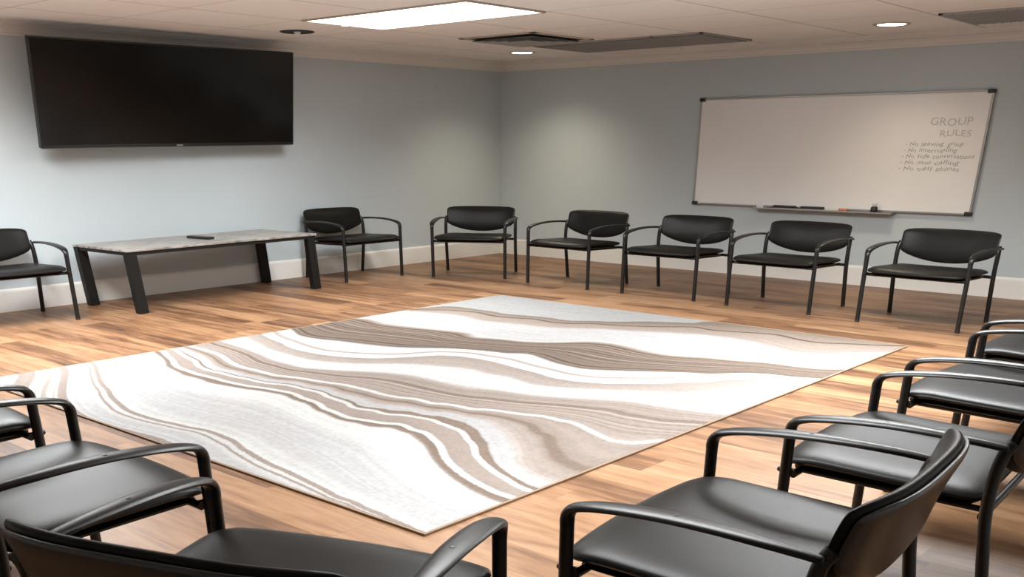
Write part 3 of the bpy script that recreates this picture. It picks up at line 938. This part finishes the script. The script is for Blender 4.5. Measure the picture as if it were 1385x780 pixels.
b.box((-.125, -.84, -.004), (-.002, .84, .004), .002)
b.box((-.129, -.84, -.004), (-.121, .84, .012), .002)
b.box((-.008, -.84, -.004), (-.001, .84, .012), .002)
b.build('shelf', M_SILVER, ty)
for s in (-1, 1):
    MB().box((-.130, s * .84 - .006, -.008), (-.002, s * .84 + .006, .012), .003).build('end_cap', M_GREYP, ty)
tag(ty, 'narrow grey marker tray along the lower edge of the whiteboard', 'tray')
TZ = .795 - .008


def marker(y, length, body, cap, label, r=0.016):
    t = thing('marker', (-.075, y, TZ + r))
    b = MB()
    h = length / 2
    b.tube([(0, h - .0, 0), (0, h - .004, 0), (0, -h + .09, 0)], [r * .8, r, r], 12)
    b.build('barrel', body, t, True)
    MB().tube([(0, -h + .095, 0), (0, -h + .012, 0), (0, -h, 0)], [r * 1.06, r * 1.06, r * .75], 12).build('cap', cap, t, True)
    tag(t, label, 'marker', 'dry erase markers on the board tray')
    return t


def eraser(y, label):
    t = thing('board_eraser', (-.072, y, TZ))
    MB().box((-.030, -.138, .001), (.030, .138, .014), .003).build('felt_pad', M_GREYP, t)
    MB().box((-.032, -.136, .014), (.032, .136, .040), .008).build('grip', M_BLACKP, t, True)
    tag(t, label, 'eraser', 'black erasers on the board tray')


marker(-4.27, .19, M_WHITEP, M_GREYP, 'pale grey marker at the left end of the whiteboard tray, left of the erasers')
eraser(-4.535, 'left one of two long black erasers on the whiteboard tray')
eraser(-4.880, 'right one of two long black erasers on the tray, left of the orange marker')
marker(-5.170, .26, M_WHITEP, M_ORANGE, 'white and orange marker on the tray right of the black erasers')
t = thing('spray_bottle', (-.072, -5.610, TZ))
MB().lathe([(.0, 0), (.036, 0), (.038, .006), (.038, .052), (.030, .064), (.014, .068), (.0, .068)], 20).build('bottle', M_BLACKP, t, True)
MB().lathe([(.0, .066), (.013, .066), (.013, .078), (.024, .080), (.024, .100), (.0, .102)], 16).build('cap', M_WHITEP, t, True)
tag(t, 'small black bottle with a white cap standing on the right end of the whiteboard tray', 'bottle')

# ---------------------------------------------------------------- ceiling fixtures


def troffer(x, y, k, label):
    t = thing('ceiling_light', (x, y, CEIL))
    hx, hy = 0.50, 1.03
    b = MB()
    for s in (-1, 1):
        b.box((s * (hx - .012) - .014, -hy, -.012), (s * (hx - .012) + .014, hy, -.0005), .002)
        b.box((-hx, s * (hy - .012) - .014, -.012), (hx, s * (hy - .012) + .014, -.0005), .002)
    b.build('trim_frame', M_VENTW, t)
    MB().box((-hx + .026, -hy + .026, -.006), (hx - .026, hy - .026, -.001)).build('diffuser', M_GLOW, t)
    b = MB()
    b.box((-.085, -0.95, -.026), (-.048, 0.95, -.020))
    b.build('lens_strip', M_WHITEP, t)
    ld = bpy.data.lights.new('troffer_lamp', 'AREA')
    ld.shape = 'RECTANGLE'
    ld.size, ld.size_y = 2 * hx - .08, 2 * hy - .08
    ld.energy = TROFFER_W * k
    ld.color = TROFFER_COL
    ld.spread = math.radians(TROFFER_SPREAD)
    lo = bpy.data.objects.new('lamp', ld)
    COL.objects.link(lo)
    lo.parent = t
    lo.location = (0, 0, -.016)
    tag(t, label, 'ceiling light', 'recessed fluorescent ceiling lights')


for i, (x, y, k) in enumerate(TROFFERS):
    troffer(x, y, k, ['bright rectangular recessed light panel in the ceiling above the left end of the rug',
                   'recessed light panel in the ceiling near the left wall, toward the camera',
                   'recessed light panel in the ceiling above the right row of chairs, far end',
                   'recessed light panel in the ceiling above the camera side of the rug'][i])


def downlight(x, y, on, label, k=1.0):
    t = thing('downlight', (x, y, CEIL))
    MB().lathe([(.172, -.0005), (.172, -.006), (.160, -.010), (.138, -.008), (.132, -.002), (.132, -.0005)], 40).build('trim_ring', M_VENTW if on else M_VENTD, t, True)
    if on:
        MB().lathe([(.0, -.006), (.125, -.006), (.132, -.003), (.132, -.001), (0, -.001)], 40).build('lens', M_BULB, t, True)
    else:
        MB().lathe([(.0, -.004), (.132, -.004), (.132, -.001), (0, -.001)], 40).build('dark_baffle', M_VENTD, t, True)
        q = MB().lathe([(.0, -.034), (.020, -.030), (.032, -.018), (.034, -.004), (.0, -.004)], 20).build('bulb', M_WHITEP, t, True)
        q['label'] = 'small white bulb in the middle'
    if on:
        ld = bpy.data.lights.new('downlight_lamp', 'SPOT')
        ld.energy = SPOT_W * k
        ld.color = SPOT_COL
        ld.spot_size = math.radians(138)
        ld.spot_blend = 1.0
        ld.shadow_soft_size = 0.11
        lo = bpy.data.objects.new('lamp', ld)
        COL.objects.link(lo)
        lo.parent = t
        lo.location = (0, 0, -.02)
    tag(t, label, 'downlight', 'round recessed downlights')


downlight(-1.03, -1.26, True, 'lit round downlight in the ceiling near the far corner')
downlight(-1.09, -5.90, True, 'lit round downlight in the ceiling above the right end of the whiteboard', 0.65)
downlight(-4.45, -1.18, False, 'dark unlit round downlight in the ceiling by the right end of the television')


def diffuser_vent(x, y, label):
    t = thing('ceiling_vent', (x, y, CEIL))
    h = 0.52
    MB().box((-h + .03, -h + .03, -.004), (h - .03, h - .03, -.001)).build('duct_opening', M_VENTD, t)
    b = MB()
    for s in (-1, 1):
        b.box((s * (h - .03) - .03, -h, -.010), (s * (h - .03) + .03, h, -.0005), .002)
        b.box((-h, s * (h - .03) - .03, -.010), (h, s * (h - .03) + .03, -.0005), .002)
    b.build('frame', M_VENTW, t)
    for k, r in enumerate((.42, .33, .24, .15)):
        b = MB()
        q, z0, z1 = r - .055, -.006, -.034
        vs = [(-r, -r, z1), (r, -r, z1), (r, r, z1), (-r, r, z1), (-q, -q, z0), (q, -q, z0), (q, q, z0), (-q, q, z0)]
        vs += [(p[0], p[1], p[2] + .003) for p in vs]
        fs = []
        for j in range(4):
            j2 = (j + 1) % 4
            fs += [(j, j2, 4 + j2, 4 + j), (8 + j, 8 + j2, 12 + j2, 12 + j), (j, j2, 8 + j2, 8 + j), (4 + j, 4 + j2, 12 + j2, 12 + j)]
        b.add(vs, fs).build('louver_ring', M_VENT, t)
    tag(t, label, 'vent')


def grille_vent(x0, x1, y0, y1, along, joints, label, n=26):
    t = thing('ceiling_vent', ((x0 + x1) / 2, (y0 + y1) / 2, CEIL))
    hx, hy = (x1 - x0) / 2, (y1 - y0) / 2
    MB().box((-hx + .02, -hy + .02, -.004), (hx - .02, hy - .02, -.001)).build('duct_opening', M_VENTD, t)
    b = MB()
    for s in (-1, 1):
        b.box((s * (hx - .02) - .02, -hy, -.016), (s * (hx - .02) + .02, hy, -.0005), .002)
        b.box((-hx, s * (hy - .02) - .02, -.016), (hx, s * (hy - .02) + .02, -.0005), .002)
    for j in joints:
        b.box((-hx, j - .02, -.016), (hx, j + .02, -.0005), .002)
    b.build('frame', M_VENT, t)
    for i in range(n):
        b = MB()
        if along == 'x':
            c = -hy + .05 + (2 * hy - .10) * i / (n - 1)
            R_ = Matrix.Rotation(math.radians(-35), 3, 'X')
            b.box((-hx + .03, -.016, -.0015), (hx - .03, .016, .0015), 0, R_, (0, c, -.014))
        else:
            c = -hx + .05 + (2 * hx - .10) * i / (n - 1)
            R_ = Matrix.Rotation(math.radians(-35), 3, 'Y')
            b.box((-.016, -hy + .03, -.0015), (.016, hy - .03, .0015), 0, R_, (c, 0, -.014))
        b.build('slat', M_VENT, t)
    tag(t, label, 'vent')


diffuser_vent(-2.33, -2.42, 'square ceiling vent with nested louvers beside the lit panel')
grille_vent(-1.68, -0.62, -4.19, -1.97, 'y', [-0.50], 'long grey slatted ceiling vent in front of the crown moulding above the right wall')
grille_vent(-1.64, -0.66, -8.5, -6.52, 'x', [], 'grey slatted ceiling vent at the right edge of the photo')
